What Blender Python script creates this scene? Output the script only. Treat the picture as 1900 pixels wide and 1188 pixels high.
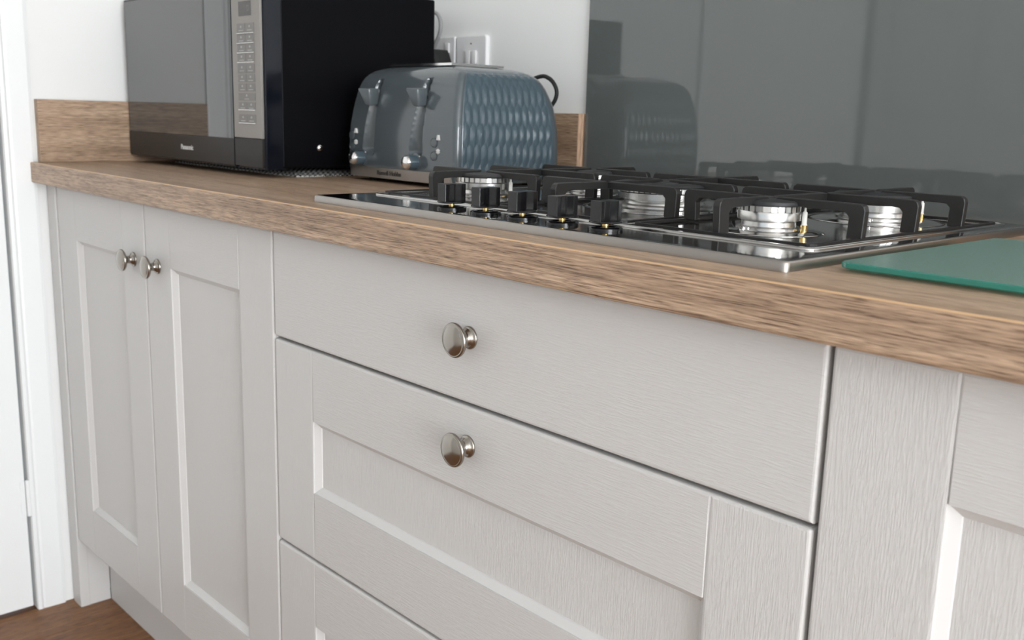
import bpy, bmesh, math, random
from mathutils import Vector, Matrix
random.seed(4)
for o in list(bpy.data.objects): bpy.data.objects.remove(o, do_unlink=True)
scene = bpy.context.scene
COL = scene.collection
PI = math.pi

# ------------------------------------------------------------------ camera
YAW, PITCH, ROLL = 0.8255, -0.2029, 0.0275
CAM = Vector((1.1633, -0.6442, 1.0201))
FPX = 1850.07
cd = bpy.data.cameras.new('camera')
cam = bpy.data.objects.new('camera', cd); COL.objects.link(cam)
cd.sensor_fit = 'HORIZONTAL'; cd.sensor_width = 36.0; cd.lens = FPX / 1900 * 36
cd.clip_start = 0.02
fw = Vector((-math.sin(YAW) * math.cos(PITCH), math.cos(YAW) * math.cos(PITCH), math.sin(PITCH)))
rt = Vector((math.cos(YAW), math.sin(YAW), 0)); up = rt.cross(fw)
r2 = math.cos(ROLL) * rt + math.sin(ROLL) * up
u2 = -math.sin(ROLL) * rt + math.cos(ROLL) * up
mw_ = Matrix((r2, u2, -fw)).transposed().to_4x4(); mw_.translation = CAM
cam.matrix_world = mw_
cd.dof.use_dof = True; cd.dof.focus_distance = 1.02; cd.dof.aperture_fstop = 10
scene.camera = cam

# ------------------------------------------------------------------ world, light, exposure
w = bpy.data.worlds.new('sky'); scene.world = w; w.use_nodes = True
bg = w.node_tree.nodes['Background']
bg.inputs['Color'].default_value = (0.80, 0.90, 1.0, 1); bg.inputs['Strength'].default_value = 1.0
vs = scene.view_settings
vs.view_transform = 'Standard'; vs.look = 'None'; vs.gamma = 1; vs.use_curve_mapping = False
vs.exposure = 0.10
def area(name, loc, rot, sx, sy, power, col):
    l = bpy.data.lights.new(name, 'AREA'); l.shape = 'RECTANGLE'; l.size = sx; l.size_y = sy
    l.energy = power; l.color = col
    o = bpy.data.objects.new(name, l); COL.objects.link(o); o.location = loc; o.rotation_euler = rot
    return o
# daylight of the window on the right-hand side of the room (just outside its panes, beyond the frame)
area('window_right_offscreen', (4.38, -.95, 1.15), (0, PI / 2, 0), 2.0, 1.7, 168, (0.92, 0.965, 1.0))

# ------------------------------------------------------------------ materials
def lin(c):
    return tuple(((v / 255) / 12.92 if v / 255 <= .04045 else ((v / 255 + .055) / 1.055) ** 2.4) for v in c) + (1,)
MATS = {}
def mat(name, col, rough=.5, metal=0., **kw):
    m = bpy.data.materials.new(name); m.use_nodes = True
    b = m.node_tree.nodes['Principled BSDF']
    b.inputs['Base Color'].default_value = tuple(col[:3]) + (1,)
    b.inputs['Roughness'].default_value = rough; b.inputs['Metallic'].default_value = metal
    for k, v in kw.items(): b.inputs[k.replace('_', ' ')].default_value = v
    MATS[name] = m
    return m
def nd(m, t, **kw):
    n = m.node_tree.nodes.new(t)
    for k, v in kw.items(): setattr(n, k, v)
    return n
def lk(m, a, ao, b, bi): m.node_tree.links.new(a.outputs[ao], b.inputs[bi])
def bsdf(m): return m.node_tree.nodes['Principled BSDF']
def coords(m, scale, src='Object'):
    tc = nd(m, 'ShaderNodeTexCoord'); mp = nd(m, 'ShaderNodeMapping')
    mp.inputs['Scale'].default_value = scale
    lk(m, tc, src, mp, 'Vector'); return mp
def noise(m, vec, scale, detail=2, rough=.5, dist=0.):
    n = nd(m, 'ShaderNodeTexNoise'); n.inputs['Scale'].default_value = scale
    n.inputs['Detail'].default_value = detail; n.inputs['Roughness'].default_value = rough
    n.inputs['Distortion'].default_value = dist
    lk(m, vec, 0, n, 'Vector'); return n
def ramp(m, src, so, stops):
    r = nd(m, 'ShaderNodeValToRGB'); e = r.color_ramp.elements
    while len(e) < len(stops): e.new(.5)
    for el, (p, c) in zip(e, stops): el.position = p; el.color = tuple(c[:3]) + (1,)
    lk(m, src, so, r, 'Fac'); return r
def bump(m, src, so, strength, dist):
    b = nd(m, 'ShaderNodeBump'); b.inputs['Strength'].default_value = strength; b.inputs['Distance'].default_value = dist
    lk(m, src, so, b, 'Height'); lk(m, b, 'Normal', bsdf(m), 'Normal'); return b
def mixc(m, fac, fo, c1, c2, mode='MIX', f=None):
    x = nd(m, 'ShaderNodeMix', data_type='RGBA', blend_type=mode)
    if f is not None: x.inputs[0].default_value = f
    elif fac is not None: lk(m, fac, fo, x, 0)
    for i, c in ((6, c1), (7, c2)):
        if isinstance(c, tuple) and len(c) == 2: lk(m, c[0], c[1], x, i)
        else: x.inputs[i].default_value = tuple(c[:3]) + (1,)
    return x

CAB = (0.620, 0.604, 0.588)
def cab_mat(name, sc):
    m = mat(name, CAB, .42)
    mp = coords(m, sc)
    n1 = noise(m, mp, 1.0, 3, .6, .6)
    r1 = ramp(m, n1, 'Fac', [(.44, (0, 0, 0)), (.60, (1, 1, 1))])
    bump(m, r1, 'Color', .40, .0005)
    return m
cab_v = cab_mat('cabinet_grain_upright', (620, 620, 42))
cab_h = cab_mat('cabinet_grain_level', (42, 620, 620))
cab_plain = mat('cabinet_plain', (.62, .604, .590), .45)
carc = mat('carcass_board', (.50, .49, .475), .6)

def oak(name, ax, cols, rough=.42):
    """ax: grain axis 0/1/2; long fine streaks, pores and a few dark lines along the grain"""
    m = mat(name, (.4, .27, .18), rough)
    def sc(al, ac): return tuple(al if k == ax else ac for k in range(3))
    big = noise(m, coords(m, sc(1.8, 34)), 1.0, 3, .55, .5)
    mid = noise(m, coords(m, sc(10, 380)), 1.0, 4, .65, .25)
    lines = noise(m, coords(m, sc(5, 420)), 1.0, 1, .4, .7)
    fin = noise(m, coords(m, sc(42, 1000)), 1.0, 2, .6, .2)
    rb = ramp(m, big, 'Fac', [(.30, cols[0]), (.50, cols[1]), (.70, cols[2])])
    rm = ramp(m, mid, 'Fac', [(.28, (.55, .52, .50)), (.43, (.86, .85, .84)), (.56, (1.04, 1.04, 1.03)), (.72, (1.24, 1.22, 1.19))])
    rl = ramp(m, lines, 'Fac', [(.235, (.40, .35, .34)), (.275, (.80, .78, .77)), (.31, (1, 1, 1))])
    rf = ramp(m, fin, 'Fac', [(.30, (.34, .30, .28)), (.44, (.84, .83, .82)), (.57, (1.08, 1.08, 1.08)), (.70, (1.30, 1.29, 1.27))])
    x1 = mixc(m, None, None, (rb, 'Color'), (rm, 'Color'), 'MULTIPLY', 1.0)
    x2 = mixc(m, None, None, (x1, 2), (rf, 'Color'), 'MULTIPLY', 1.0)
    x3 = mixc(m, None, None, (x2, 2), (rl, 'Color'), 'MULTIPLY', 1.0)
    lk(m, x3, 2, bsdf(m), 'Base Color')
    bump(m, fin, 'Fac', .35, .0004)
    return m
OAKC = [(.34, .228, .150), (.43, .296, .200), (.52, .372, .260)]
oak_x = oak('oak_laminate_along', 0, OAKC)
oak_y = oak('oak_laminate_across', 1, OAKC)
edge_tan = mat('edge_strip_tan', (.60, .385, .21), .4)
floor_m = oak('floor_plank_wood', 1, [(.18, .078, .029), (.25, .115, .046), (.32, .160, .070)], .5)

white_wall = mat('white_wall_paint', (.84, .84, .825), .75)
n_ = noise(white_wall, coords(white_wall, (90, 90, 90)), 1, 2); bump(white_wall, n_, 'Fac', .10, .001)
ceil_m = mat('white_ceiling_paint', (.85, .85, .84), .8)
white_gloss = mat('white_gloss_paint', (.86, .87, .87), .28)
n_ = noise(white_gloss, coords(white_gloss, (60, 60, 9)), 1, 2); bump(white_gloss, n_, 'Fac', .12, .001)
steel = mat('brushed_steel', (.36, .335, .31), .28, 1.0)
n_ = noise(steel, coords(steel, (8, 900, 900)), 1, 2); bump(steel, n_, 'Fac', .05, .0003)
steel_top = mat('polished_steel', (.48, .47, .455), .10, 1.0)
iron = mat('cast_iron_enamel', (.013, .012, .0115), .44)
n_ = noise(iron, coords(iron, (900, 900, 900)), 1, 2); bump(iron, n_, 'Fac', .25, .0003)
cap_m = mat('matt_black_enamel', (.018, .018, .019), .5)
black_gloss = mat('black_gloss_plastic', (.006, .006, .007), .17)
alu = mat('cast_aluminium', (.70, .69, .67), .27, 1.0)
brass = mat('brass', (.72, .50, .20), .25, 1.0)
ceramic = mat('white_ceramic', (.85, .83, .78), .3)
nickel = mat('brushed_nickel', (.36, .335, .30), .20, 1.0)
chrome = mat('chrome', (.82, .81, .80), .08, 1.0)
splash_m = mat('grey_back_painted_glass', (.112, .124, .121), .035, 0, IOR=1.72)
mw_body = mat('black_microwave_steel', (.0035, .0035, .0045), .42, 0, Specular_IOR_Level=.06)
mw_gloss = mat('black_microwave_plastic', (.005, .006, .010), .10, 0, Specular_IOR_Level=.22)
mw_band = mat('charcoal_microwave_plastic', (.016, .0145, .0135), .36, 0, Specular_IOR_Level=.3)
mw_mirror = mat('dark_mirror_glass', (.012, .015, .016), .03, 0, IOR=2.2)
mw_silver = mat('silver_panel', (.285, .265, .245), .40, .55)
mw_key = mat('key_grey', (.215, .206, .198), .45, .3)
mw_disp = mat('display_grey', (.075, .072, .068), .2)
print_white = mat('pale_print', (.72, .72, .70), .5)
print_dark = mat('dark_print', (.05, .045, .04), .5)
toast_m = mat('grey_blue_plastic', (.082, .098, .108), .14, 0, Coat_Weight=.4, Coat_Roughness=.05)
toast_side = mat('blue_grey_plastic', (.068, .098, .118), .20, 0, Coat_Weight=.3, Coat_Roughness=.08)
rubber = mat('black_rubber', (.01, .01, .01), .6)
sock_m = mat('socket_white', (.80, .79, .79), .35)
cable_grey = mat('cable_grey', (.30, .30, .30), .5)
check = mat('woven_check_cloth', (.5, .5, .5), .9)
mp = coords(check, (1, 1, 1))
ch = nd(check, 'ShaderNodeTexChecker'); ch.inputs['Scale'].default_value = 250
mp.inputs['Rotation'].default_value = (.5, .6, .78)
ch.inputs['Color1'].default_value = (.02, .02, .02, 1); ch.inputs['Color2'].default_value = (.62, .60, .57, 1)
lk(check, mp, 0, ch, 'Vector'); lk(check, ch, 'Color', bsdf(check), 'Base Color')
# green tempered glass board
gl = mat('green_frosted_glass', (.44, .68, .595), .34, 0, Transmission_Weight=.78, IOR=1.5)
n_ = noise(gl, coords(gl, (420, 420, 420)), 1, 2); bump(gl, n_, 'Fac', .45, .0012)
gl_edge = mat('green_glass_edge', (.05, .36, .28), .15, 0, Transmission_Weight=.55, IOR=1.5)
clear = mat('clear_silicone', (.9, .95, .93), .15, 0, Transmission_Weight=.8, IOR=1.4)
pane_m = bpy.data.materials.new('window_pane'); pane_m.use_nodes = True
nt = pane_m.node_tree; nt.nodes.clear()
out = nt.nodes.new('ShaderNodeOutputMaterial'); tr = nt.nodes.new('ShaderNodeBsdfTransparent'); gs = nt.nodes.new('ShaderNodeBsdfGlossy')
gs.inputs['Roughness'].default_value = .02; mx = nt.nodes.new('ShaderNodeMixShader'); mx.inputs[0].default_value = .06
nt.links.new(tr.outputs[0], mx.inputs[1]); nt.links.new(gs.outputs[0], mx.inputs[2]); nt.links.new(mx.outputs[0], out.inputs[0])

# ------------------------------------------------------------------ builders
def obj(name, bm, m, parent=None, smooth=False):
    me = bpy.data.meshes.new(name)
    bmesh.ops.recalc_face_normals(bm, faces=bm.faces[:])
    bm.to_mesh(me); bm.free()
    ms = m if isinstance(m, (list, tuple)) else [m]
    for q in ms: me.materials.append(q)
    if smooth:
        for f in me.polygons: f.use_smooth = True
        if smooth != 'all':
            try: me.set_sharp_from_angle(angle=math.radians(38))
            except Exception: pass
    o = bpy.data.objects.new(name, me); COL.objects.link(o)
    if parent: o.parent = parent
    return o
def tag(o, label, cat, group=None):
    o['label'] = label; o['category'] = cat
    if group: o['group'] = group
    return o
def struct(o):
    o['kind'] = 'structure'; return o
def thing(name, label, cat, loc=(0, 0, 0), group=None):
    o = bpy.data.objects.new(name, None); COL.objects.link(o); o.empty_display_size = .05
    o.location = loc; tag(o, label, cat, group); return o
def place(parent_empty):
    """children were modelled in world space: keep them there although the Empty sits at the thing's base"""
    inv = Matrix.Translation(-Vector(parent_empty.location))
    for c in parent_empty.children: c.matrix_parent_inverse = inv
def addbox(bm, x0, x1, y0, y1, z0, z1, mi=0):
    v = [bm.verts.new(p) for p in ((x0, y0, z0), (x1, y0, z0), (x1, y1, z0), (x0, y1, z0), (x0, y0, z1), (x1, y0, z1), (x1, y1, z1), (x0, y1, z1))]
    fs = []
    for f in ((0, 3, 2, 1), (4, 5, 6, 7), (0, 1, 5, 4), (1, 2, 6, 5), (2, 3, 7, 6), (3, 0, 4, 7)):
        q = bm.faces.new([v[i] for i in f]); q.material_index = mi; fs.append(q)
    return v, fs
def box(x0, x1, y0, y1, z0, z1, bev=0, seg=2, sel=None):
    bm = bmesh.new(); addbox(bm, x0, x1, y0, y1, z0, z1)
    if bev:
        es = [e for e in bm.edges if sel is None or sel((e.verts[0].co + e.verts[1].co) / 2, (e.verts[1].co - e.verts[0].co).normalized())]
        bmesh.ops.bevel(bm, geom=es, offset=bev, segments=seg, profile=.5, affect='EDGES')
    return bm
def bevel_where(bm, off, seg, sel):
    bm.edges.ensure_lookup_table()
    es = [e for e in bm.edges if sel((e.verts[0].co + e.verts[1].co) / 2, (e.verts[1].co - e.verts[0].co).normalized())]
    if es: bmesh.ops.bevel(bm, geom=es, offset=off, segments=seg, profile=.5, affect='EDGES')
def prism(pts, d0, d1, axis='y', bev=0, seg=1):
    """extrude a closed outline (a,b) along axis; axis y: (x,z); axis x: (y,z); axis z: (x,y)"""
    bm = bmesh.new()
    def P(a, b, d): return (a, d, b) if axis == 'y' else (d, a, b) if axis == 'x' else (a, b, d)
    A = [bm.verts.new(P(a, b, d0)) for a, b in pts]; B = [bm.verts.new(P(a, b, d1)) for a, b in pts]
    bm.faces.new(A); bm.faces.new(B[::-1])
    n = len(pts)
    for i in range(n): bm.faces.new((A[i], B[i], B[(i + 1) % n], A[(i + 1) % n]))
    bmesh.ops.recalc_face_normals(bm, faces=bm.faces[:])
    if bev: bmesh.ops.bevel(bm, geom=bm.edges[:], offset=bev, segments=seg, profile=.5, affect='EDGES')
    return bm
def lathe(prof, c=(0, 0, 0), axis='z', n=40, bm=None):
    """prof: list of (radius, along-axis)"""
    bm = bm or bmesh.new(); c = Vector(c); rings = []
    def P(r, h, t):
        a, b = r * math.cos(t), r * math.sin(t)
        return c + Vector((a, b, h) if axis == 'z' else (a, -h, b) if axis == '-y' else (h, a, b))
    for r, h in prof:
        rings.append([bm.verts.new(P(0, h, 0))] if r < 1e-6 else [bm.verts.new(P(r, h, 2 * PI * i / n)) for i in range(n)])
    for A, B in zip(rings, rings[1:]):
        for i in range(n):
            j = (i + 1) % n
            if len(A) == 1 and len(B) == 1: continue
            if len(A) == 1: bm.faces.new((A[0], B[i], B[j]))
            elif len(B) == 1: bm.faces.new((A[i], A[j], B[0]))
            else: bm.faces.new((A[i], A[j], B[j], B[i]))
    for Rg in (rings[0], rings[-1]):
        if len(Rg) > 1: bm.faces.new(Rg)
    return bm
def smooth_path(pts, k=8):
    P = [Vector(p) for p in pts]; out = []
    for i in range(len(P) - 1):
        p0 = P[max(i - 1, 0)]; p1 = P[i]; p2 = P[i + 1]; p3 = P[min(i + 2, len(P) - 1)]
        for j in range(k):
            t = j / k
            out.append(.5 * ((2 * p1) + (p2 - p0) * t + (2 * p0 - 5 * p1 + 4 * p2 - p3) * t * t + (3 * p1 - p0 - 3 * p2 + p3) * t ** 3))
    out.append(P[-1]); return out
def tube(pts, r, n=10, closed=False):
    bm = bmesh.new(); P = [Vector(p) for p in pts]; rings = []; N = len(P)
    prev = None
    for i, p in enumerate(P):
        a = P[(i - 1) % N] if closed or i else P[0]; b = P[(i + 1) % N] if closed or i < N - 1 else P[-1]
        t = (b - a).normalized()
        if prev is None: prev = t.orthogonal().normalized()
        nrm = (prev - t * prev.dot(t)).normalized(); prev = nrm; bn = t.cross(nrm)
        rings.append([bm.verts.new(p + r * (math.cos(2 * PI * k / n) * nrm + math.sin(2 * PI * k / n) * bn)) for k in range(n)])
    M = N if closed else N - 1
    for i in range(M):
        A, B = rings[i], rings[(i + 1) % N]
        for k in range(n): bm.faces.new((A[k], A[(k + 1) % n], B[(k + 1) % n], B[k]))
    if not closed: bm.faces.new(rings[0]); bm.faces.new(rings[-1][::-1])
    return bm
def rrect(x0, x1, y0, y1, r, n=6):
    pts = []
    for cx, cy, a in ((x1 - r, y0 + r, -PI / 2), (x1 - r, y1 - r, 0), (x0 + r, y1 - r, PI / 2), (x0 + r, y0 + r, PI)):
        for i in range(n + 1):
            t = a + PI / 2 * i / n; pts.append((cx + r * math.cos(t), cy + r * math.sin(t)))
    return pts
def text(name, body, size, loc, rot, m, parent, ext=.00025, sx=1.0, bold=0.):
    cu = bpy.data.curves.new(name, 'FONT'); cu.body = body; cu.size = size; cu.extrude = ext; cu.offset = bold
    cu.align_x = 'CENTER'; cu.align_y = 'CENTER'
    t = bpy.data.objects.new(name + '_tmp', cu); COL.objects.link(t)
    dg = bpy.context.evaluated_depsgraph_get()
    me = bpy.data.meshes.new_from_object(t.evaluated_get(dg)); bpy.data.objects.remove(t, do_unlink=True)
    M4 = Matrix.Translation(loc) @ rot.to_4x4() @ Matrix.Diagonal((sx, 1, 1, 1))
    me.transform(M4); me.materials.clear(); me.materials.append(m)
    o = bpy.data.objects.new(name, me); COL.objects.link(o); o.parent = parent
    return o
FRONT = Matrix.Rotation(PI / 2, 3, 'X')      # text facing -y

# ------------------------------------------------------------------ constants of the place (metres)
WL = -0.868        # left wall face
WB = 0.592         # back wall face
WR = 4.30          # right wall face
WF = -1.90         # opposite wall face
CH = 2.40
ZT = 0.908; ZU = 0.870     # worktop top / underside
YF = -0.0285               # worktop front

# ------------------------------------------------------------------ setting
def wall_with_hole(axis, pos0, pos1, a0, a1, z0, z1, hole):
    """slab between pos0/pos1 along axis, spanning a0..a1 and z0..z1 with one rectangular hole (ha0,ha1,hz0,hz1)"""
    bm = bmesh.new(); h0, h1, hz0, hz1 = hole
    for (p, q, r, s) in ((a0, h0, z0, z1), (h1, a1, z0, z1), (h0, h1, z0, hz0), (h0, h1, hz1, z1)):
        if q - p > 1e-4 and s - r > 1e-4:
            if axis == 'x': addbox(bm, pos0, pos1, p, q, r, s)
            else: addbox(bm, p, q, pos0, pos1, r, s)
    return bm
fl = struct(obj('floor', box(WL - .12, WR + .1, WF - .1, WB + .12, -.06, -.006), floor_m))
pw = .128; ys = 0
k = 0
x = WL - .004
plank_mesh = {}
while x < 1.9:
    cuts = [WF + .02, -1.35 + (0, .55, .2, .8, .4)[k % 5], -.15 + (.30, -.25, .12, -.5, .02)[k % 5] * .9, .56]
    for ya, yb in zip(cuts, cuts[1:]):
        obj('plank', box(x + .0005, x + pw - .0005, ya + .0006, yb - .0006, -.006, 0, .0008, 1), floor_m, fl)
    x += pw; k += 1
struct(obj('ceiling', box(WL - .12, WR + .1, WF - .1, WB + .12, CH, CH + .08), ceil_m))
DY0, DY1 = -.8420, -.0760    # door leaf extent along y
struct(obj('wall_left', wall_with_hole('x', WL - .12, WL, WF, WB + .1, 0, CH, (DY0 - .004, DY1 + .004, 0, 2.03)), white_wall))
struct(obj('wall_back', box(WL, WR, WB, WB + .10, 0, CH), white_wall))
struct(obj('wall_right', wall_with_hole('x', WR, WR + .1, WF, WB + .1, 0, CH, (-1.80, -.10, .10, 2.20)), white_wall))
struct(obj('wall_front', wall_with_hole('y', WF - .1, WF, WL - .12, WR + .1, 0, CH, (.40, 1.90, 1.00, 2.10)), white_wall))
def window(name, axis, pos, a0, a1, z0, z1, n):
    root = None
    def bx(p, q, r, s, d0, d1):
        return box(pos + d0, pos + d1, p, q, r, s) if axis == 'x' else box(p, q, pos + d0, pos + d1, r, s)
    fr = bmesh.new()
    t = .05
    def ab(p, q, r, s):
        if axis == 'x': addbox(fr, pos + .01, pos + .07, p, q, r, s)
        else: addbox(fr, p, q, pos - .07, pos - .01, r, s)
    ab(a0, a1, z0, z0 + t); ab(a0, a1, z1 - t, z1); ab(a0, a0 + t, z0 + t, z1 - t); ab(a1 - t, a1, z0 + t, z1 - t)
    for i in range(1, n):
        c = a0 + (a1 - a0) * i / n; ab(c - t / 2, c + t / 2, z0 + t, z1 - t)
    root = struct(obj(name, fr, white_gloss))
    for i in range(n):
        p = a0 + (a1 - a0) * i / n + (t if i == 0 else t / 2); q = a0 + (a1 - a0) * (i + 1) / n - (t if i == n - 1 else t / 2)
        obj('pane', bx(p, q, z0 + t, z1 - t, .035, .041) if axis == 'x' else bx(p, q, z0 + t, z1 - t, -.041, -.035), pane_m, root)
window('window_1', 'x', WR, -1.80, -.10, .10, 2.20, 2)
window('added_window', 'y', WF, .40, 1.90, 1.00, 2.10, 2)  # unseen window, made up to bring light onto the cabinet fronts
# door in the left wall with its hinge and architrave
d1 = struct(obj('door_1', box(WL - .046, WL - .003, DY0, DY1 - .002, .008, 2.025, .002, 2), white_gloss))
hg = lathe([(.0045, 0), (.0045, .075)], (WL + .0005, DY1 + .002, .205), n=14); obj('hinge_barrel', hg, white_gloss, d1, True)
obj('hinge_leaf', box(WL - .003, WL - .0005, DY1 - .012, DY1 - .003, .206, .279, .0005, 1), white_gloss, d1)
hp = lathe([(0, 0), (.006, 0), (.008, .04), (.011, .05), (.011, .052), (0, .052)], (WL - .003, DY0 + .06, 1.0), 'x', 20)
obj('door_handle', hp, nickel, d1, True)
# frame lining, then architrave: a mitred moulding with a rounded inner step
def arch(name, y0, y1, z0, z1, step):
    # step: +1 when the thick (outer) edge is toward +y
    prof = [(WL, y0), (WL + .0055, y0), (WL + .0062, y0 + (y1 - y0) * .12), (WL + .0040, y0 + (y1 - y0) * .2), (WL + .0052, y0 + (y1 - y0) * .28), (WL + .0062, y0 + (y1 - y0) * .9), (WL + .005, y1), (WL, y1)]
    if step < 0: prof = [(a, y0 + y1 - b) for a, b in prof][::-1]
    return obj(name, prism(prof, z0, z1, 'z'), white_gloss)
trim = struct(arch('trim_1', DY1 + .0045, -.0180, 0, 2.10, 1))
struct(arch('trim_2', DY0 - .062, DY0 - .0045, 0, 2.10, -1))
struct(obj('trim_3', box(WL, WL + .0058, DY0 - .0044, DY1 + .0044, 2.031, 2.10, .002, 1), white_gloss))
# a second white door across the room (seen mirrored in the splashback)
d2 = struct(obj('door_2', box(-.83, -.07 - .02, WF + .002, WF + .040, .008, 2.02, .002, 1), white_gloss))
for (a, b) in ((-.74, -.50), (-.42, -.18)):
    for (c, e) in ((.20, .92), (1.06, 1.88)): obj('door_panel', box(a, b, WF + .040, WF + .046, c, e, .004, 1), white_gloss, d2)
struct(obj('baseboard_back', box(1.70, WR, WB - .015, WB, 0, .12, .003, 1), white_gloss))
struct(obj('baseboard_front', box(-.02, WR, WF, WF + .015, 0, .12, .003, 1), white_gloss))
struct(obj('baseboard_left', box(WL, WL + .015, WF + .05, DY0 - .064, 0, .12, .003, 1), white_gloss))

# ------------------------------------------------------------------ cabinets
SW = .0925   # stile and rail width
def cabinet_knob(x, z, parent, y=0.0):
    prof = [(0, 0), (.0120, 0), (.0122, .0012), (.0112, .0026), (.0098, .0030), (.0094, .0042), (.0072, .0060), (.0062, .0085), (.0062, .0118),
            (.0078, .0145), (.0120, .0165), (.0165, .0178), (.0180, .0192), (.0183, .0206), (.0178, .0222), (.0164, .0232), (.0160, .0229), (.0152, .0236), (.0110, .0254), (.0060, .0264), (0, .0267)]
    o = obj('knob', lathe(prof, (x, y, z), '-y', 48), nickel, parent, 'all')
    o['label'] = 'brushed nickel round knob'
    return o
TH = .020
def shaker(parent, name, x0, x1, z0, z1, knob=None):
    """one framed front: stiles, rails, chamfered moulding and a sunk panel"""
    sw = SW
    d = bpy.data.objects.new(name, None); COL.objects.link(d); d.parent = parent
    E = 1e-4
    for a, b, outer in ((x0, x0 + sw, 'l'), (x1 - sw, x1, 'r')):
        bm = box(a, b, 0, TH, z0, z1)
        xo = a if outer == 'l' else b; xi = b if outer == 'l' else a
        bevel_where(bm, .0032, 3, lambda m, t: (abs(m.y) < E and (abs(m.x - xo) < E or abs(m.z - z0) < E or abs(m.z - z1) < E)) or (abs(t.y) > .9 and abs(m.x - xo) < E))
        bevel_where(bm, .0022, 1, lambda m, t: abs(m.y) < E and abs(m.x - xi) < E and abs(t.z) > .9)
        obj('stile', bm, cab_v, d)
    for a, b, outer in ((z0, z0 + sw, 'b'), (z1 - sw, z1, 't')):
        bm = box(x0 + sw, x1 - sw, 0, TH, a, b)
        zo = a if outer == 'b' else b
        bevel_where(bm, .0032, 3, lambda m, t: abs(m.y) < E and abs(m.z - zo) < E)
        bevel_where(bm, .0018, 1, lambda m, t: abs(m.y) < E and abs(t.x) < .1)
        obj('rail', bm, cab_h, d)
    c = .0088
    a0, a1, b0, b1 = x0 + sw, x1 - sw, z0 + sw, z1 - sw
    bm = bmesh.new(); rings = []
    for ins, y in ((-.0016, .0017), (0, .0023), (c * .92, .0080), (c, .0092), (c, .0115), (-.0008, .0115)):
        rings.append([bm.verts.new(p) for p in ((a0 + ins, y, b0 + ins), (a1 - ins, y, b0 + ins), (a1 - ins, y, b1 - ins), (a0 + ins, y, b1 - ins))])
    for A, B in zip(rings, rings[1:]):
        for i in range(4): bm.faces.new((A[i], A[(i + 1) % 4], B[(i + 1) % 4], B[i]))
    obj('moulding', bm, cab_plain, d)
    obj('panel', box(a0 - .004, a1 + .004, .0092, .0150, b0 - .004, b1 + .004), cab_v, d)
    if knob: cabinet_knob(knob[0], knob[1], d)
    return d
def slab_front(parent, name, x0, x1, z0, z1, knob):
    d = bpy.data.objects.new(name, None); COL.objects.link(d); d.parent = parent
    E = 1e-4
    bm = box(x0, x1, 0, TH, z0, z1)
    bevel_where(bm, .0034, 3, lambda m, t: abs(m.y) < E)
    obj('slab', bm, cab_h, d); cabinet_knob(knob[0], knob[1], d)
    return d
def carcass(parent, x0, x1):
    bm = bmesh.new(); z0, z1, y0, y1 = .15, .8695, .0215, .560; t = .018
    addbox(bm, x0, x0 + t, y0, y1, z0, z1); addbox(bm, x1 - t, x1, y0, y1, z0, z1)
    addbox(bm, x0 + t, x1 - t, y0, y1, z0, z0 + t); addbox(bm, x0 + t, x1 - t, y1 - .008, y1, z0 + t, z1)
    addbox(bm, x0 + t, x1 - t, y0, y0 + .09, z1 - t, z1); addbox(bm, x0 + t, x1 - t, y1 - .1, y1 - .008, z1 - t, z1)
    obj('carcass', bm, carc, parent)
XA, XM, XW = -.8170, -.4120, .8045
G = .0017
ZB, ZTOP = .150, .865
cabL = thing('base_cabinet', 'grey shaker base cabinet with two tall doors below the microwave', 'cabinet', (-.41, .3, 0))
carcass(cabL, XA + .001, 0)
shaker(cabL, 'door', XA + G, XM - G, ZB, ZTOP, (XM - .047, .7700))
shaker(cabL, 'door', XM + G, -G, ZB, ZTOP, (XM + .047, .7700))
cabD = thing('drawer_cabinet', 'grey base cabinet with three wide drawers under the gas hob', 'cabinet', (.4, .3, 0))
carcass(cabD, 0, XW)
slab_front(cabD, 'drawer_front', G, XW - G, .7252, ZTOP, (XW / 2, .7955))
shaker(cabD, 'drawer_front', G, XW - G, .4385, .7213, (XW / 2, .6790))
shaker(cabD, 'drawer_front', G, XW - G, ZB, .4347, (XW / 2, .3925))
cabR = thing('base_cabinet', 'grey shaker base cabinet beneath the green glass board', 'cabinet', (1.2, .3, 0))
carcass(cabR, XW + .0005, 1.609)
XRM = 1.207
shaker(cabR, 'door', XW + .0022, XRM - G, ZB, ZTOP, (XRM - .047, .770))
shaker(cabR, 'door', XRM + G, 1.607, ZB, ZTOP, (XRM + .047, .770))
# end filler post reaching the floor, with its return
E_ = 1e-4
fp = thing('filler_post', 'narrow grey filler post between the white door frame and the cabinet', 'filler', (-.84, .02, 0))
bm = box(-.8615, -.8195, -.002, .016, 0, .8695); bevel_where(bm, .0022, 3, lambda m, t: abs(m.y + .002) < E_ and abs(t.z) > .9)
obj('face_board', bm, cab_v, fp)
obj('return_board', box(-.8375, -.8195, .0163, .0590, 0, .8695, .0006, 1), cab_plain, fp)
pl = tag(obj('plinth', box(-.8190, 1.609, .0595, .0755, .0, .1495, .001, 1), cab_h), 'long grey plinth board along the floor beneath the cabinets', 'plinth')

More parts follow.
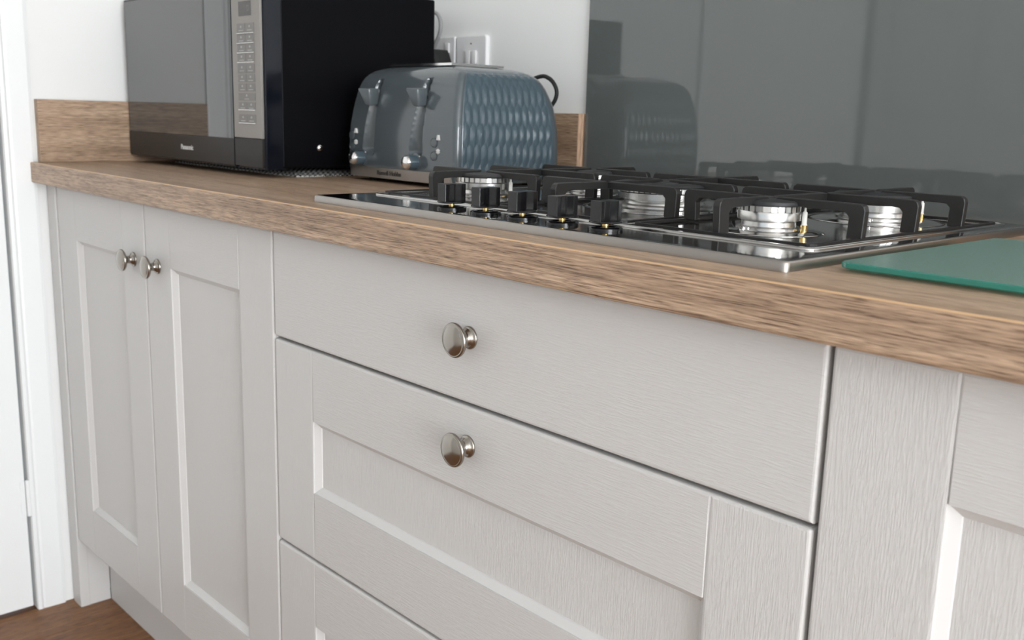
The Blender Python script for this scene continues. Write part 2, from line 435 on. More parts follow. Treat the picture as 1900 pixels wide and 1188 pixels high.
# ------------------------------------------------------------------ worktop, upstands, splashback
wt = thing('worktop', 'wood effect laminate worktop with square front edge over grey cabinets', 'worktop', (.37, .28, ZU))
obj('slab', prism([(YF + .0013, ZT), (WB - .001, ZT), (WB - .001, ZU), (YF + .0034, ZU), (YF + .0013, ZU + .0002)], -.8615, 1.615, 'x'), oak_x, wt)
obj('front_edging', prism([(YF + .0013, ZT - .0013), (YF, ZT - .0013), (YF, ZU + .0030), (YF + .0006, ZU + .0012), (YF + .0013, ZU + .0002)], -.8615, 1.615, 'x'), oak_x, wt)
prof = [(YF, ZT - .0013), (YF + .0013, ZT - .0013), (YF + .0013, ZT), (YF + .0010, ZT - .0001), (YF + .0003, ZT - .0007)]
eg = obj('edge_strip', prism(prof, -.8615, 1.615, 'x'), edge_tan, wt); eg['label'] = 'thin tan strip along the top front edge'
up_ = thing('upstand', 'wood effect upstand on the left wall behind the microwave corner', 'upstand', (-.859, .25, ZT))
obj('board', box(WL + .0003, -.8500, -.0125, WB - .019, ZT + .0002, 1.0250, .0006, 1), oak_y, up_)
ub = thing('upstand', 'wood effect upstand on the back wall behind the toaster', 'upstand', (-.4, .583, ZT))
obj('board', box(-.8498, -.0085, WB - .018, WB - .0003, ZT + .0002, 1.0250, .0006, 1), oak_x, ub)
obj('end_strip', box(-.0085, -.0075, WB - .018, WB - .0003, ZT + .0002, 1.0250), oak('oak_end_strip', 2, [(.44, .28, .18), (.52, .34, .23), (.58, .40, .28)]), ub)
ur = thing('upstand', 'wood effect upstand on the back wall beyond the splashback', 'upstand', (1.2, .583, ZT))
obj('board', box(XW + .004, 1.615, WB - .018, WB - .0003, ZT + .0002, 1.0250, .0006, 1), oak_x, ur)
sp = tag(obj('splashback', box(-.0040, XW + .002, WB - .0065, WB - .0004, ZT + .0005, 1.66, .0012, 2), splash_m), 'glossy grey glass splashback on the wall behind the gas hob', 'splashback')
for pp in (up_, ub, ur, wt): place(pp)
for pp in (cabL, cabD, cabR, fp): place(pp)

# ------------------------------------------------------------------ gas hob
HX0, HX1, HY0, HY1 = .0815, .7500, .0165, .5150
HZ = .9168
hob = thing('gas_hob', 'stainless steel five burner gas hob set into the wood worktop', 'hob', (.41, .27, ZT))
bm = bmesh.new()
levels = [(0, ZT + .0001, .006), (.0002, HZ - .0020, .006), (.0007, HZ - .0008, .006), (.0016, HZ - .0001, .006), (.0026, HZ, .006), (.0180, HZ - .0003, .008), (.0185, HZ - .0003, .010)]
rings = [[bm.verts.new((a, b, z)) for a, b in rrect(HX0 + i, HX1 - i, HY0 + i, HY1 - i, r)] for i, z, r in levels]
n = len(rings[0])
for li, (A, B) in enumerate(zip(rings, rings[1:])):
    for i in range(n):
        f = bm.faces.new((A[i], A[(i + 1) % n], B[(i + 1) % n], B[i])); f.material_index = 1 if li >= 4 else 0
bm.faces.new(rings[0]).material_index = 1
f = bm.faces.new(rings[-1]); f.material_index = 1
HROT = Matrix.Translation((.75, .27, 0)) @ Matrix.Rotation(.009, 4, 'Z') @ Matrix.Translation((-.75, -.27, 0))
bmesh.ops.transform(bm, matrix=HROT, verts=bm.verts[:])
obj('tray', bm, [steel, steel_top], hob, True)
BX0, BX1, BY0, BY1 = .103, .726, .092, .497
# double pressed bead round the burner well
for ins, rr in ((0, .0016), (.0065, .0012)):
    path = [(a, b, HZ + .0002) for a, b in rrect(BX0 + ins, BX1 - ins, BY0 + ins, BY1 - ins, .012, 8)]
    bm = tube(path, rr, 8, True); bmesh.ops.transform(bm, matrix=HROT, verts=bm.verts[:])
    obj('pressed_bead', bm, steel_top, hob, 'all')
GXC, GDX, GHW = .4075, .2115, .1010
GY = (.193, .2945, .397); GYF, GYB = .1070, .4830
def dish(c, R):   # raised round dome below a burner
    return lathe([(R * 1.62, 0), (R * 1.50, .0006), (R * 1.36, .0022), (R * 1.22, .0030), (0, .0030)], (c[0], c[1], HZ - .0002), n=48)
def burner(c, R, ang, wok=False):
    b = bpy.data.objects.new('burner', None); COL.objects.link(b); b.parent = hob
    z = HZ + .0026
    obj('dish', dish(c, R), steel_top, b, 'all')
    obj('burner_base', lathe([(R * .94, 0), (R * .94, .0018), (R * .80, .0030), (R * .78, .0070), (R * .84, .0082), (0, .0082)], (c[0], c[1], z), n=48), alu, b, True)
    obj('burner_crown', lathe([(R * .78, .0082), (R * .915, .0088), (R * .925, .0160), (R * .90, .0172), (R * .76, .0176), (R * .76, .0228), (0, .0228)], (c[0], c[1], z), n=56), alu, b, True)
    bm = bmesh.new(); N = int(27 * R / .034)
    for i in range(N):      # teeth of the crown: the flame slots are the gaps between them
        a0, a1 = 2 * PI * (i + .13) / N, 2 * PI * (i + .87) / N
        q = []
        for zz in (.0170, .0229):
            for rr, aa in ((R * .74, a0), (R * .895, a0), (R * .895, a1), (R * .74, a1)):
                q.append(bm.verts.new((c[0] + rr * math.cos(aa), c[1] + rr * math.sin(aa), z + zz)))
        for f in ((0, 3, 2, 1), (4, 5, 6, 7), (0, 1, 5, 4), (1, 2, 6, 5), (2, 3, 7, 6), (3, 0, 4, 7)): bm.faces.new([q[k_] for k_ in f])
    obj('crown_teeth', bm, alu, b)
    prof = [(R * .94, .0226), (R * 1.0, .0232), (R * 1.01, .0250), (R * .985, .0270), (R * .90, .0282), (R * .5, .0288), (0, .0288)]
    if wok: prof = [(R * .94, .0226), (R * 1.0, .0232), (R * 1.01, .0250), (R * .985, .0268), (R * .9, .0278), (R * .62, .0280), (R * .60, .0262), (R * .40, .0262), (R * .38, .0284), (0, .0290)]
    obj('burner_cap', lathe(prof, (c[0], c[1], z), n=56), cap_m, b, True)
    for s, rr in ((ang, R * 1.02), (ang - 1.9, R * .98)):
        px, py = c[0] + rr * math.cos(s) * 1.07, c[1] + rr * math.sin(s) * 1.07
        if s == ang:
            e = obj('spark_plug', lathe([(.0030, -.001), (.0030, .006), (.0024, .007), (.0024, .0175), (.0012, .0190), (.0009, .0235), (0, .0240)], (px, py, z), n=12), ceramic, b, True)
            obj('plug_collar', lathe([(.0033, -.001), (.0033, .0055), (.0026, .006)], (px, py, z), n=12), brass, b, True)
        else:
            obj('fixing_screw', lathe([(.0032, 0), (.0032, .0028), (.0018, .0036), (0, .0038)], (px, py, z - .0006), n=12), chrome, b, True)
    return b
CL, CC, CR = GXC - GDX, GXC, GXC + GDX
burner((CR, GY[0]), .0330, .15)
burner((CR, GY[2] + .004), .0450, .7)
burner((CC, GY[1]), .0600, -.4, True)
burner((CL, GY[0]), .0390, .2)
burner((CL, GY[2]), .0390, -.3)
# control knobs on brass spindles
for i in range(5):
    kx, ky = .4200 + (i - 2) * .0572, .0520
    k = bpy.data.objects.new('control_knob', None); COL.objects.link(k); k.parent = hob
    obj('seal_ring', lathe([(.0165, 0), (.0165, .0022), (.0150, .0032), (.0100, .0032), (.0095, .0024), (0, .0024)], (kx, ky, HZ - .0002), n=32), black_gloss, k, True)
    o = obj('spindle', lathe([(.0034, 0), (.0034, .0066)], (kx, ky, HZ + .0022), n=16), brass, k, True)
    zk = HZ + .0068
    obj('knob_skirt', lathe([(0, 0), (.0150, 0), (.0160, .0006), (.0155, .0016), (.0120, .0026), (0, .0026)], (kx, ky, zk), n=32), black_gloss, k, True)
    # waisted grip block: long along y, pinched in the middle
    pts = []
    L, W, Wm = .0145, .0068, .0052
    for a, b in ((-W, -L), (W, -L), (W, -L * .62), (Wm, 0), (W, L * .62), (W, L), (-W, L), (-W, L * .62), (-Wm, 0), (-W, -L * .62)): pts.append((kx + a, ky + b))
    obj('grip', prism(pts, zk + .0010, zk + .0210, 'z', .0007, 2), black_gloss, k, False)
place(hob)

# cast-iron pan supports
GT = .9503; GB = HZ + .0016
def finger(L, h=.0085, leg=.0165):
    """upright plate outline: s along the arm from the leg, z up"""
    return [(.0012, GB), (leg, GB), (leg - .001, GT - h - .004), (leg + .003, GT - h), (leg + .012, GT - h + .0005), (L - .034, GT - h + .0006), (L - .020, GT - .0064), (L - .003, GT - .0052), (L, GT - .0040), (L, GT - .0015), (L - .002, GT), (.0045, GT), (.0015, GT - .002), (0, GT - .006)]
def bridge(L, h=.0085, leg=.0165):
    a = [(.0012, GB), (leg, GB), (leg - .001, GT - h - .004), (leg + .003, GT - h), (leg + .012, GT - h + .0005)]
    b = [(L - p, q) for p, q in a][::-1]
    top = [(L, GT - .006), (L - .0015, GT - .002), (L - .0045, GT), (.0045, GT), (.0015, GT - .002), (0, GT - .006)]
    return a + b + top
def plate(outline, origin, dirn, parent, name, t=.0080):
    bm = prism([(a, b) for a, b in outline], -t / 2, t / 2, 'y', .0007, 1)
    ang = math.atan2(dirn[1], dirn[0])
    bmesh.ops.transform(bm, matrix=Matrix.Translation((origin[0], origin[1], 0)) @ Matrix.Rotation(ang, 4, 'Z'), verts=bm.verts[:])
    return obj(name, bm, iron, parent)
def bar(a, b, parent, name='middle_bar', t=.0080):
    a, b = Vector(a), Vector(b); L = (b - a).length; h = .0056
    o = [(0, GT - .0045), (.003, GT - h), (.020, GT - .0066), (.032, GT - .0085), (L - .032, GT - .0085), (L - .020, GT - .0066), (L - .003, GT - h), (L, GT - .0045), (L, GT - .0015), (L - .002, GT), (.002, GT), (0, GT - .0015)]
    return plate(o, a, b - a, parent, name, t)
def low_frame(xc, parent):
    pts_o = rrect(xc - GHW, xc + GHW, GYF, GYB, .010, 5); pts_i = rrect(xc - GHW + .0050, xc + GHW - .0050, GYF + .0050, GYB - .0050, .006, 5)
    bm = bmesh.new(); z0, z1 = HZ + .0006, HZ + .0030
    R_ = [[bm.verts.new((a, b, z)) for a, b in P] for P, z in ((pts_o, z0), (pts_o, z1), (pts_i, z1), (pts_i, z0))]
    n = len(pts_o)
    for q in range(4):
        A, B = R_[q], R_[(q + 1) % 4]
        for i in range(n): bm.faces.new((A[i], A[(i + 1) % n], B[(i + 1) % n], B[i]))
    obj('base_frame', bm, iron, parent)
TIP = .008
def side_support(xc, label):
    g = thing('pan_support', label, 'pan support', (xc, GY[1], HZ), 'cast iron pan supports on the hob')
    low_frame(xc, g)
    for y in (GY[0], GY[2]):
        plate(finger(GHW - TIP), (xc - GHW, y), (1, 0), g, 'finger'); plate(finger(GHW - TIP), (xc + GHW, y), (-1, 0), g, 'finger')
    plate(bridge(2 * GHW), (xc - GHW, GY[1]), (1, 0), g, 'bridge')
    plate(finger(GY[0] - TIP - GYF), (xc, GYF), (0, 1), g, 'finger'); plate(finger(GYB - GY[2] - TIP), (xc, GYB), (0, -1), g, 'finger')
    bar((xc, GY[0] + TIP), (xc, GY[2] - TIP), g)
    place(g); return g
def mid_support(xc, label):
    g = thing('pan_support', label, 'pan support', (xc, GY[1], HZ), 'cast iron pan supports on the hob')
    low_frame(xc, g)
    for y in (GY[0], GY[2]): plate(bridge(2 * GHW), (xc - GHW, y), (1, 0), g, 'bridge')
    plate(finger(GHW - TIP), (xc - GHW, GY[1]), (1, 0), g, 'finger'); plate(finger(GHW - TIP), (xc + GHW, GY[1]), (-1, 0), g, 'finger')
    plate(finger(GY[1] - TIP - GYF), (xc, GYF), (0, 1), g, 'finger'); plate(finger(GYB - GY[1] - TIP), (xc, GYB), (0, -1), g, 'finger')
    place(g); return g
side_support(CL, 'black cast iron pan support on the hob side beside the toaster')
mid_support(CC, 'black cast iron pan support over the large central wok burner')
side_support(CR, 'black cast iron pan support on the hob side beside the glass board')

# ------------------------------------------------------------------ glass chopping board
gb = thing('glass_board', 'green frosted glass chopping board lying on the worktop beside the hob', 'chopping board', (.96, .2, ZT))
GX0, GX1, GY0, GY1 = .7690, 1.169, .0610, .3580
zg0, zg1 = ZT + .0028, ZT + .0078
bm = bmesh.new()
lv = [(.0008, zg0), (0, zg0 + .0008), (0, zg1 - .0008), (.0010, zg1)]
rings = [[bm.verts.new((a, b, z)) for a, b in rrect(GX0 + i, GX1 - i, GY0 + i, GY1 - i, .010)] for i, z in lv]
n = len(rings[0])
for A, B in zip(rings, rings[1:]):
    for i in range(n): bm.faces.new((A[i], A[(i + 1) % n], B[(i + 1) % n], B[i])).material_index = 1
bm.faces.new(rings[0]); bm.faces.new(rings[-1])
obj('glass_sheet', bm, [gl, gl_edge], gb)
for a in (GX0 + .022, GX1 - .022):
    for b in (GY0 + .020, GY1 - .020):
        obj('foot', lathe([(0, 0), (.006, 0), (.0068, .0009), (.0068, .0026), (0, .0026)], (a, b, ZT + .0001), n=20), clear, gb, True)
place(gb)

# ------------------------------------------------------------------ microwave on its cloth
cl = bmesh.new()
NX, NY = 30, 16; mx0, mx1, my0, my1 = -.790, -.322, .225, .470
rng = random.Random(2)
top = {}
for i in range(NX + 1):
    for j in range(NY + 1):
        ed = min(i, NX - i, j * 1.0, NY - j)
        h = .0072 * (1 - math.exp(-ed * 1.3)) + .0022 + .0004 * math.sin(i * 1.3 + j)
        if ed == 0: h = .0022
        top[i, j] = cl.verts.new((mx0 + (mx1 - mx0) * i / NX + .002 * math.sin(j * .9), my0 + (my1 - my0) * j / NY + .002 * math.sin(i * .7), ZT + min(h, .0092)))
for i in range(NX):
    for j in range(NY): cl.faces.new((top[i, j], top[i + 1, j], top[i + 1, j + 1], top[i, j + 1]))
bd = [top[i, 0] for i in range(NX + 1)] + [top[NX, j] for j in range(1, NY + 1)] + [top[i, NY] for i in range(NX - 1, -1, -1)] + [top[0, j] for j in range(NY - 1, 0, -1)]
low = [cl.verts.new((v.co.x, v.co.y, ZT + .0002)) for v in bd]
for i in range(len(bd)): cl.faces.new((bd[i], bd[(i + 1) % len(bd)], low[(i + 1) % len(bd)], low[i]))
cl.faces.new(low)
tag(obj('woven_cloth', cl, check, None, True), 'folded black and white checked cloth lying under the microwave', 'cloth')
MX0, MX1, MY0, MZ0, MZ1 = -.8450, -.3090, .1580, .9215, 1.2180
mwv = thing('microwave', 'black microwave oven with mirrored door and silver keypad on the worktop', 'microwave', (-.577, .33, .917))
MS = MY0 + .037    # where the front moulding ends and the case starts
bm = box(MX0 + .004, MX1 - .002, MS, .5080, MZ0 + .002, MZ1, .003, 2); obj('case', bm, mw_body, mwv)
bm = box(MX0, MX1, MY0 + .0045, MS, MZ0, MZ1 + .001)
bevel_where(bm, .0045, 3, lambda m, t: m.y < MY0 + .006 and abs(t.z) > .9)
obj('front_moulding', bm, mw_gloss, mwv)
XD = -.4035
dr = bpy.data.objects.new('oven_door', None); COL.objects.link(dr); dr.parent = mwv
obj('door_frame', box(MX0, XD - .0010, MY0 + .0003, MY0 + .0045, MZ0 + .0005, MZ1, .0010, 1), mw_gloss, dr)
obj('door_glass', box(MX0 + .0045, XD - .0020, MY0 - .0006, MY0 + .0003, .9690, MZ1 - .004, .0002, 1), mw_mirror, dr)
obj('lower_band', box(MX0 + .0010, XD - .0020, MY0 - .0006, MY0 + .0003, MZ0 + .0035, .9680, .0002, 1), mw_band, dr)
text('logo', 'Panasonic', .0128, Vector((-.5850, MY0 - .0008, .9468)), FRONT, print_white, dr, .0002, 1.0, .0002)
cp = bpy.data.objects.new('control_panel', None); COL.objects.link(cp); cp.parent = mwv
obj('panel_face', box(XD + .0010, MX1 - .0005, MY0 - .0004, MY0 + .0045, .9712, MZ1, .0006, 1), mw_silver, cp)
obj('release_button', box(XD + .0010, MX1 - .0005, MY0 - .0002, MY0 + .0045, MZ0 + .0035, .9700, .0006, 1), mw_band, cp)
obj('display', box(-.3770, -.3360, MY0 - .0008, MY0 - .0004, 1.1640, 1.1870, .0001, 1), mw_disp, cp)
bm = bmesh.new()   # segments of the clock digit
sx, sz = -.3490, 1.1755
for (a, b, c, d) in ((0, .006, .0035, .0042), (0, .006, -.0042, -.0035), (0, .0007, -.004, .004), (.0053, .006, -.004, .004)):
    addbox(bm, sx + a, sx + b, MY0 - .0009, MY0 - .00078, sz + c, sz + d)
obj('display_segments', bm, mw_key, cp)
zr = lambda py: 1.152 - (py - 45) * .000849
rows = [(44, 62.5), (64, 80.5), (82, 98.3), (100, 116), (119, 136.6), (138, 153.5), (155, 170.8), (173, 187.7), (190, 205), (213, 230)]
for i, (a, b) in enumerate(rows):
    x0, x1 = -.3835, -.3275
    mid = (x0 + x1) / 2
    cells = [(x0, x1)] if i in (7,) else [(x0, mid - .0004), (mid + .0004, x1)]
    for (c, d) in cells:
        kx = obj('key', box(c, d, MY0 - .0011, MY0 - .0004, zr(b) + .0008, zr(a), .0002, 1), mw_key, cp)
    bm = bmesh.new(); zc = (zr(a) + zr(b)) / 2
    for (c, d) in cells:   # pictogram and caption printed on the key
        m_ = (c + d) / 2
        addbox(bm, m_ - .0022, m_ + .0022, MY0 - .00122, MY0 - .0011, zc + .0008, zc + .0040)
        addbox(bm, m_ - .0075, m_ + .0075, MY0 - .00122, MY0 - .0011, zc - .0040, zc - .0026)
    obj('key_print', bm, mat('key_print_grey_%d' % i, (.40, .39, .38), .5), cp)
    if i in (0, 1, 2, 3, 8, 9):
        obj('key_ridge', box(x0, x1, MY0 - .0022, MY0 - .0004, zr(b) - .0006, zr(b) + .0007, .0003, 1), chrome, cp)
obj('side_bumper', lathe([(0, 0), (.0058, 0), (.0054, .0018), (.0036, .0034), (0, .0040)], (MX1 - .002, .2650, .9570), 'x', 20), chrome, mwv, 'all')
for a in (MX0 + .05, MX1 - .06):
    for b in (.23, .44):
        obj('foot', lathe([(0, 0), (.010, 0), (.012, .003), (.012, .0075), (0, .0075)], (a, b, ZT + .0085), n=16), rubber, mwv, True)
cb = smooth_path([(-.450, .5060, 1.10), (-.430, .530, 1.16), (-.395, .552, 1.200), (-.370, .555, 1.203), (-.357, .555, 1.192), (-.354, .555, 1.177), (-.358, .555, 1.163), (-.366, .555, 1.152), (-.378, .556, 1.137)], 8)
obj('mains_cable', tube(cb, .0036, 10), cable_grey, mwv, 'all')
place(mwv)

# ------------------------------------------------------------------ sockets and plug
def socket(x0, label):
    s = thing('wall_socket', label, 'socket', (x0 + .043, WB, 1.119), 'white sockets on the back wall')
    z1 = 1.162; z0 = z1 - .086
    bm = box(x0, x0 + .086, WB - .0085, WB - .0003, z0, z1)
    bevel_where(bm, .006, 3, lambda m, t: abs(t.y) > .9); bevel_where(bm, .0025, 2, lambda m, t: m.y < WB - .0084)
    obj('face_plate', bm, sock_m, s)
    return s, z0, z1
s1, a, b = socket(-.4330, 'white wall socket holding the black plug behind the microwave')
sw_ = obj('rocker', box(-.375, -.362, WB - .0115, WB - .0085, b - .030, b - .012, .001, 2), sock_m, s1, True)
place(s1)
s2, a, b = socket(-.3425, 'white wall socket with twin rocker switches behind the toaster')
for q in (-.3130, -.2960): obj('rocker', box(q, q + .0145, WB - .0125, WB - .0085, b - .052, b - .028, .0012, 2), sock_m, s2, True)
obj('neon_indicator', lathe([(0, 0), (.0016, 0), (.0014, .0008), (0, .001)], (-.2990, WB - .0085, b - .0150), '-y', 12), print_dark, s2)
place(s2)
pg = thing('mains_plug', 'black mains plug pushed into the white socket above the toaster', 'plug', (-.39, .575, 1.10))
pr = [(-.4050, 1.085), (-.3490, 1.085), (-.3490, 1.105), (-.3640, 1.1370), (-.3900, 1.1370), (-.4050, 1.105)]
obj('plug_body', prism(pr, WB - .0500, WB - .0088, 'y', .003, 2), rubber, pg, True)
place(pg)

# ------------------------------------------------------------------ toaster
to = thing('toaster', 'blue grey four slice toaster with honeycomb sides standing beside the microwave', 'toaster', (-.128, .40, ZT))
TXC = -.1280
TZ0 = ZT + .0075
HA = [(.9155, .1400), (.9300, .1430), (.975, .1428), (1.00, .1415), (1.025, .1380), (1.045, .1350), (1.062, .1315), (1.074, .1270), (1.083, .1175), (1.089, .1000), (1.0930, .072), (1.0945, .045)]
FRN = [(.9155, .2965), (.9300, .2945), (.98, .2948), (1.00, .2962), (1.025, .2995), (1.045, .3035), (1.062, .3085), (1.074, .3145), (1.083, .3230), (1.089, .3330), (1.0930, .3460), (1.0945, .358)]
BCK = [(.9155, .5160), (.95, .5170), (1.00, .5150), (1.033, .5100), (1.061, .4960), (1.076, .4850), (1.085, .4720), (1.089, .4580), (1.0930, .4350), (1.0945, .415)]
def itp(tab, z):
    # monotone piecewise interpolation with smoothing
    if z <= tab[0][0]: return tab[0][1]
    for (a, u), (b, v) in zip(tab, tab[1:]):
        if z <= b: return u + (v - u) * (z - a) / (b - a)
    return tab[-1][1]
def sm(tab, z, h=.004):
    h = min(h, 1.0945 - z) if z > 1.0925 else h
    return (itp(tab, z - h) + 2 * itp(tab, z) + itp(tab, z + h)) / 4
LEV = (-.1970, -.0700)
ZC0, ZC1 = .9560, 1.0680
def recess(x, z):
    if not ZC0 - .006 < z < ZC1 + .004: return 0.
    d = 0.
    f = (ZC1 - z) / (ZC1 - ZC0)
    for xl in LEV:
        right = xl + .0045 + .003 * (1 - f)
        left = xl - .0050 - .0230 * max(0, min(1, f)) ** .75
        if left < x < right:
            u = (x - left) / (right - left)
            dep = .0130 * (math.sin(PI / 2 * u / .62) if u < .62 else math.cos(PI / 2 * (u - .62) / .38)) ** .8 if 0 < u < 1 else 0
            end = min(1, max(0, (z - ZC0 + .006) / .010), max(0, (ZC1 + .004 - z) / .010))
            if abs(x - (xl - .0032)) < .0013: dep += .012
            d = max(d, dep * min(1, max(0, end)))
    return d
ZL = [.9155 + (1.0926 - .9155) * i / 94 for i in range(95)]
NF = 142
def ring(z):
    a = sm(HA, z); f = sm(FRN, z); b = sm(BCK, z)
    r1 = min(.0085, a * .4); r2 = min(.020, a * .5, (b - f) * .3)
    pts = []
    x0, x1 = TXC - a, TXC + a
    # front, left to right (height field)
    for i in range(NF + 1):
        x = x0 + r1 + (x1 - x0 - 2 * r1) * i / NF
        bulge = .0022 * (1 - ((x - TXC) / a) ** 2)
        pts.append((x, f - bulge + recess(x, z)))
    for i in range(1, 6):
        t = -PI / 2 + PI / 2 * i / 6; pts.append((x1 - r1 + r1 * math.cos(t), f + r1 + r1 * math.sin(t)))
    for i in range(9): pts.append((x1, f + r1 + (b - r2 - f - r1) * i / 8))
    for i in range(1, 8):
        t = PI / 2 * i / 8; pts.append((x1 - r2 + r2 * math.cos(t), b - r2 + r2 * math.sin(t)))
    for i in range(5): pts.append((x1 - r2 + (x0 + r2 - x1 + r2) * i / 4, b))
    for i in range(1, 8):
        t = PI / 2 + PI / 2 * i / 8; pts.append((x0 + r2 + r2 * math.cos(t), b - r2 + r2 * math.sin(t)))
    for i in range(9): pts.append((x0, b - r2 + (f + r1 - b + r2) * i / 8))
    for i in range(1, 6):
        t = PI + PI / 2 * i / 6; pts.append((x0 + r1 + r1 * math.cos(t), f + r1 + r1 * math.sin(t)))
    return pts
bm = bmesh.new()
RG = [[bm.verts.new((p[0], p[1], z)) for p in ring(z)] for z in ZL]
n = len(RG[0])
for A, B in zip(RG, RG[1:]):
    for i in range(n): bm.faces.new((A[i], A[(i + 1) % n], B[(i + 1) % n], B[i]))
bm.faces.new(RG[0])
body = obj('body', bm, toast_m, to, True)
# honeycomb side skins
def hexh(y, z):
    p, H, t = .0142, .0296, .0085
    j = round(z / H); best = 9
    for jj in (j - 1, j, j + 1):
        off = (p / 2 if jj % 2 else 0); i = round((y - off) / p)
        dy, dz = abs(y - off - i * p), abs(z - jj * H)
        g = max(dy / (p / 2), (dz + t * dy / (p / 2)) / (H / 2 + t / 2)); best = min(best, g)
    return max(0, 1 - best)
for sgn in (1, -1):
    bm = bmesh.new(); rows_ = []
    NZ = 84; z0, z1 = .9190, 1.0865
    for q in range(NZ + 1):
        z = z0 + (z1 - z0) * q / NZ
        a = sm(HA, z); f = sm(FRN, z) + .0085 + .0010; b = sm(BCK, z) - .019
        row = []
        NYY = 70
        for i in range(NYY + 1):
            y = f + (b - f) * i / NYY
            ed = min(1, i / 3, (NYY - i) / 3, (NZ - q) / 5, q / 3)
            fz = 1 if z < 1.070 else max(0, (1.0835 - z) / .0135)
            hgt = .0004 + .0019 * hexh(y - .40, z - .93) * ed * fz
            # push along the local surface normal
            da = (sm(HA, z + .002) - sm(HA, z - .002)) / .004
            nx, nz = 1 / math.hypot(1, da), -da / math.hypot(1, da)
            if i in (0, NYY) or q in (0, NZ): hgt = -.001
            row.append(bm.verts.new((TXC + sgn * (a + hgt * nx), y, z + hgt * nz)))
        rows_.append(row)
    for A, B in zip(rows_, rows_[1:]):
        for i in range(len(A) - 1): bm.faces.new((A[i], A[i + 1], B[i + 1], B[i]))
    o = obj('honeycomb_side', bm, toast_side, to); o['label'] = 'moulded side with elongated honeycomb facets'
    for fc in o.data.polygons: fc.use_smooth = False
# steel base strip and name
bm = bmesh.new(); A = []; B = []
for i in range(61):
    x = TXC - .1405 + .281 * i / 60; u = (x - TXC) / .1405
    y = .2955 - .0030 - .0022 * (1 - u * u) + .012 * max(0, abs(u) - .93) / .07
    A.append(bm.verts.new((x, y, .9150))); B.append(bm.verts.new((x, y - .0003, .9318 - .0006 * (1 - u * u))))
for i in range(60): bm.faces.new((A[i], A[i + 1], B[i + 1], B[i]))
g_ = bmesh.ops.extrude_face_region(bm, geom=bm.faces[:])
for v in g_['geom']:
    if isinstance(v, bmesh.types.BMVert): v.co.y += .0035
o = obj('base_strip', bm, steel, to, True); o['label'] = 'brushed steel strip along the base'
text('logo', 'Russell Hobbs', .0098, Vector((-.1470, .2896, .9234)), FRONT, print_dark, to, .0003, 1.15, .0002)
# top plate with four bread slots
xs_ = [TXC - .054 + q * .036 for q in range(4)]
bm = bmesh.new(); PX0, PX1, PY0, PY1, SY0, SY1, SH = TXC - .079, TXC + .079, .336, .442, .350, .426, .0115
addbox(bm, PX0, PX1, PY0, SY0, 1.0915, 1.0952); addbox(bm, PX0, PX1, SY1, PY1, 1.0915, 1.0952)
ed_ = [PX0] + [v for q in xs_ for v in (q - SH, q + SH)] + [PX1]
for a, b in zip(ed_[::2], ed_[1::2]): addbox(bm, a, b, SY0, SY1, 1.0915, 1.0952)
obj('top_plate', bm, chrome, to)
for q in xs_:      # sheet-metal bread wells below the openings
    bm = bmesh.new(); t = .0008; z0, z1 = .970, 1.0914
    addbox(bm, q - SH - t, q - SH, SY0, SY1, z0, z1); addbox(bm, q + SH, q + SH + t, SY0, SY1, z0, z1)
    addbox(bm, q - SH, q + SH, SY0 - t, SY0, z0, z1); addbox(bm, q - SH, q + SH, SY1, SY1 + t, z0, z1)
    addbox(bm, q - SH, q + SH, SY0, SY1, z0 - t, z0)
    obj('bread_slot', bm, steel, to)
# levers
for xl in LEV:
    x0, x1 = xl - .0075, xl + .0115
    V = [(x0 - .001, .2700, 1.0555), (x1, .2790, 1.0548), (x1, .2990, 1.0560), (x0 + .003, .2990, 1.0565),
         (xl - .0015, .2800, 1.0290), (xl + .0085, .2830, 1.0275), (xl + .0085, .2990, 1.0300), (xl - .001, .2990, 1.0300)]
    bm = bmesh.new(); v = [bm.verts.new(p) for p in V]
    for f in ((0, 1, 2, 3), (4, 7, 6, 5), (0, 4, 5, 1), (1, 5, 6, 2), (2, 6, 7, 3), (3, 7, 4, 0)): bm.faces.new([v[i] for i in f])
    bmesh.ops.recalc_face_normals(bm, faces=bm.faces[:])
    bmesh.ops.bevel(bm, geom=bm.edges[:], offset=.0022, segments=3, profile=.5, affect='EDGES')
    obj('lever', bm, toast_m, to, True)
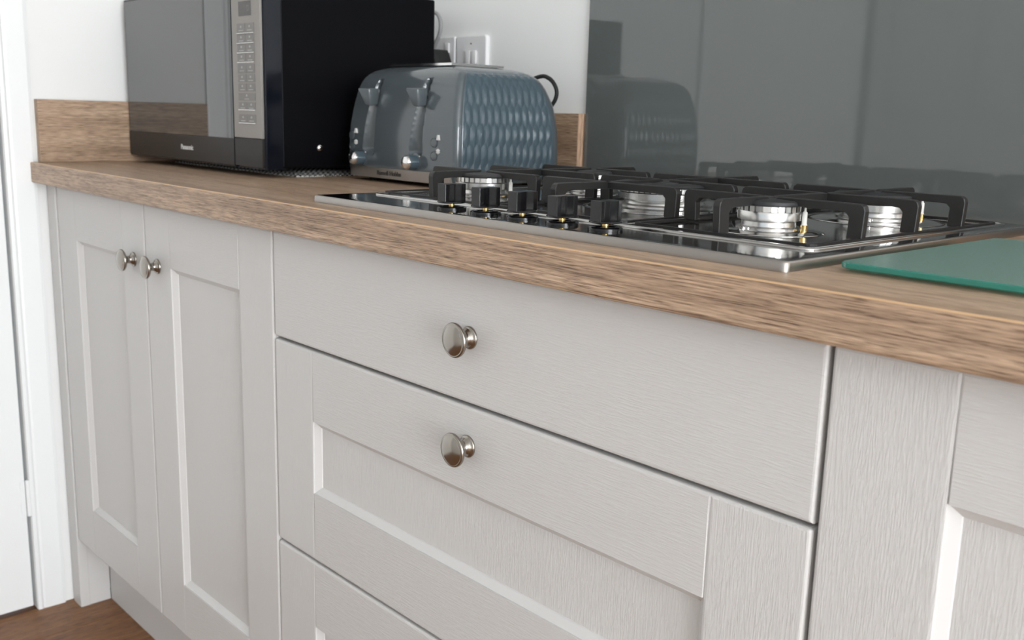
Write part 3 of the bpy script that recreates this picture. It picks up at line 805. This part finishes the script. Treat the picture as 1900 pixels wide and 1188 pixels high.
    # highlight-catching guide rail down the channel
    # browning dial
for kx in (-.2260, -.0810):
    zc = .9445
    obj('dial_ring', lathe([(0, 0), (.0142, 0), (.0142, .0010), (.0118, .0016), (0, .0016)], (kx, .2935, zc), '-y', 32), toast_m, to, True)
    kn = obj('browning_dial', lathe([(.0112, .001), (.0112, .0150), (.0104, .0168), (0, .0168)], (kx, .2935, zc), '-y', 32), toast_side, to, True)
    obj('dial_cap', lathe([(.0104, .0166), (.0106, .0180), (.0088, .0212), (.0048, .0226), (0, .0230)], (kx, .2935, zc), '-y', 32), chrome, kn, True)
    obj('dial_mark', box(kx + .0110, kx + .0126, .2912, .2922, zc + .0090, zc + .0106), print_white, to)
for bx_, zs in ((-.0360, (.9760, .9560)), (-.2545, (.9800, .9620))):
    for zi, zc in enumerate(zs):
        obj('button', lathe([(.0066, 0), (.0066, .0022), (.0058, .0030), (0, .0034)], (bx_, .2950, zc), '-y', 24), toast_m, to, True)
        obj('button_ring', lathe([(.0068, .0010), (.0078, .0010), (.0078, .0016), (.0068, .0016), (.0068, .0010)], (bx_, .2940, zc), '-y', 24), toast_m, to)
        ix, iz = bx_ + .0110, zc + .0075
        if zi == 0:      # warming pictogram: a small peaked shape
            ic = prism([(ix - .0036, iz - .0034), (ix + .0036, iz - .0034), (ix + .0013, iz + .0042), (ix - .0013, iz + .0042)], .2916, .2945, 'y')
        else:            # frost pictogram: three crossed strokes
            ic = bmesh.new()
            for tt in range(3):
                v, _ = addbox(ic, -.0038, .0038, -.00003 * tt, .0025, -.0009, .0009)
                bmesh.ops.transform(ic, matrix=Matrix.Translation((ix, .2916, iz)) @ Matrix.Rotation(PI / 3 * tt + PI / 2, 4, 'Y'), verts=v)
        obj('button_symbol', ic, print_white, to)
for a in (-.235, -.02):
    for b in (.325, .475):
        obj('foot', lathe([(0, 0), (.009, 0), (.010, .002), (.010, .009), (0, .009)], (a, b, ZT + .0001), n=16), rubber, to, True)
cp_ = smooth_path([(-.090, .500, 1.040), (-.080, .530, 1.075), (-.061, .537, 1.084), (-.045, .538, 1.081), (-.032, .538, 1.072), (-.025, .538, 1.059), (-.028, .538, 1.046), (-.037, .537, 1.033), (-.055, .537, 1.00), (-.07, .537, .95), (-.08, .537, .9130)], 8)
obj('mains_cable', tube(cp_, .0034, 10), rubber, to, 'all')
place(to)

# nested parts sit in world space already: parts of parts keep identity, their parents (Empties of parts) stay at the thing's origin
bpy.context.view_layer.update()
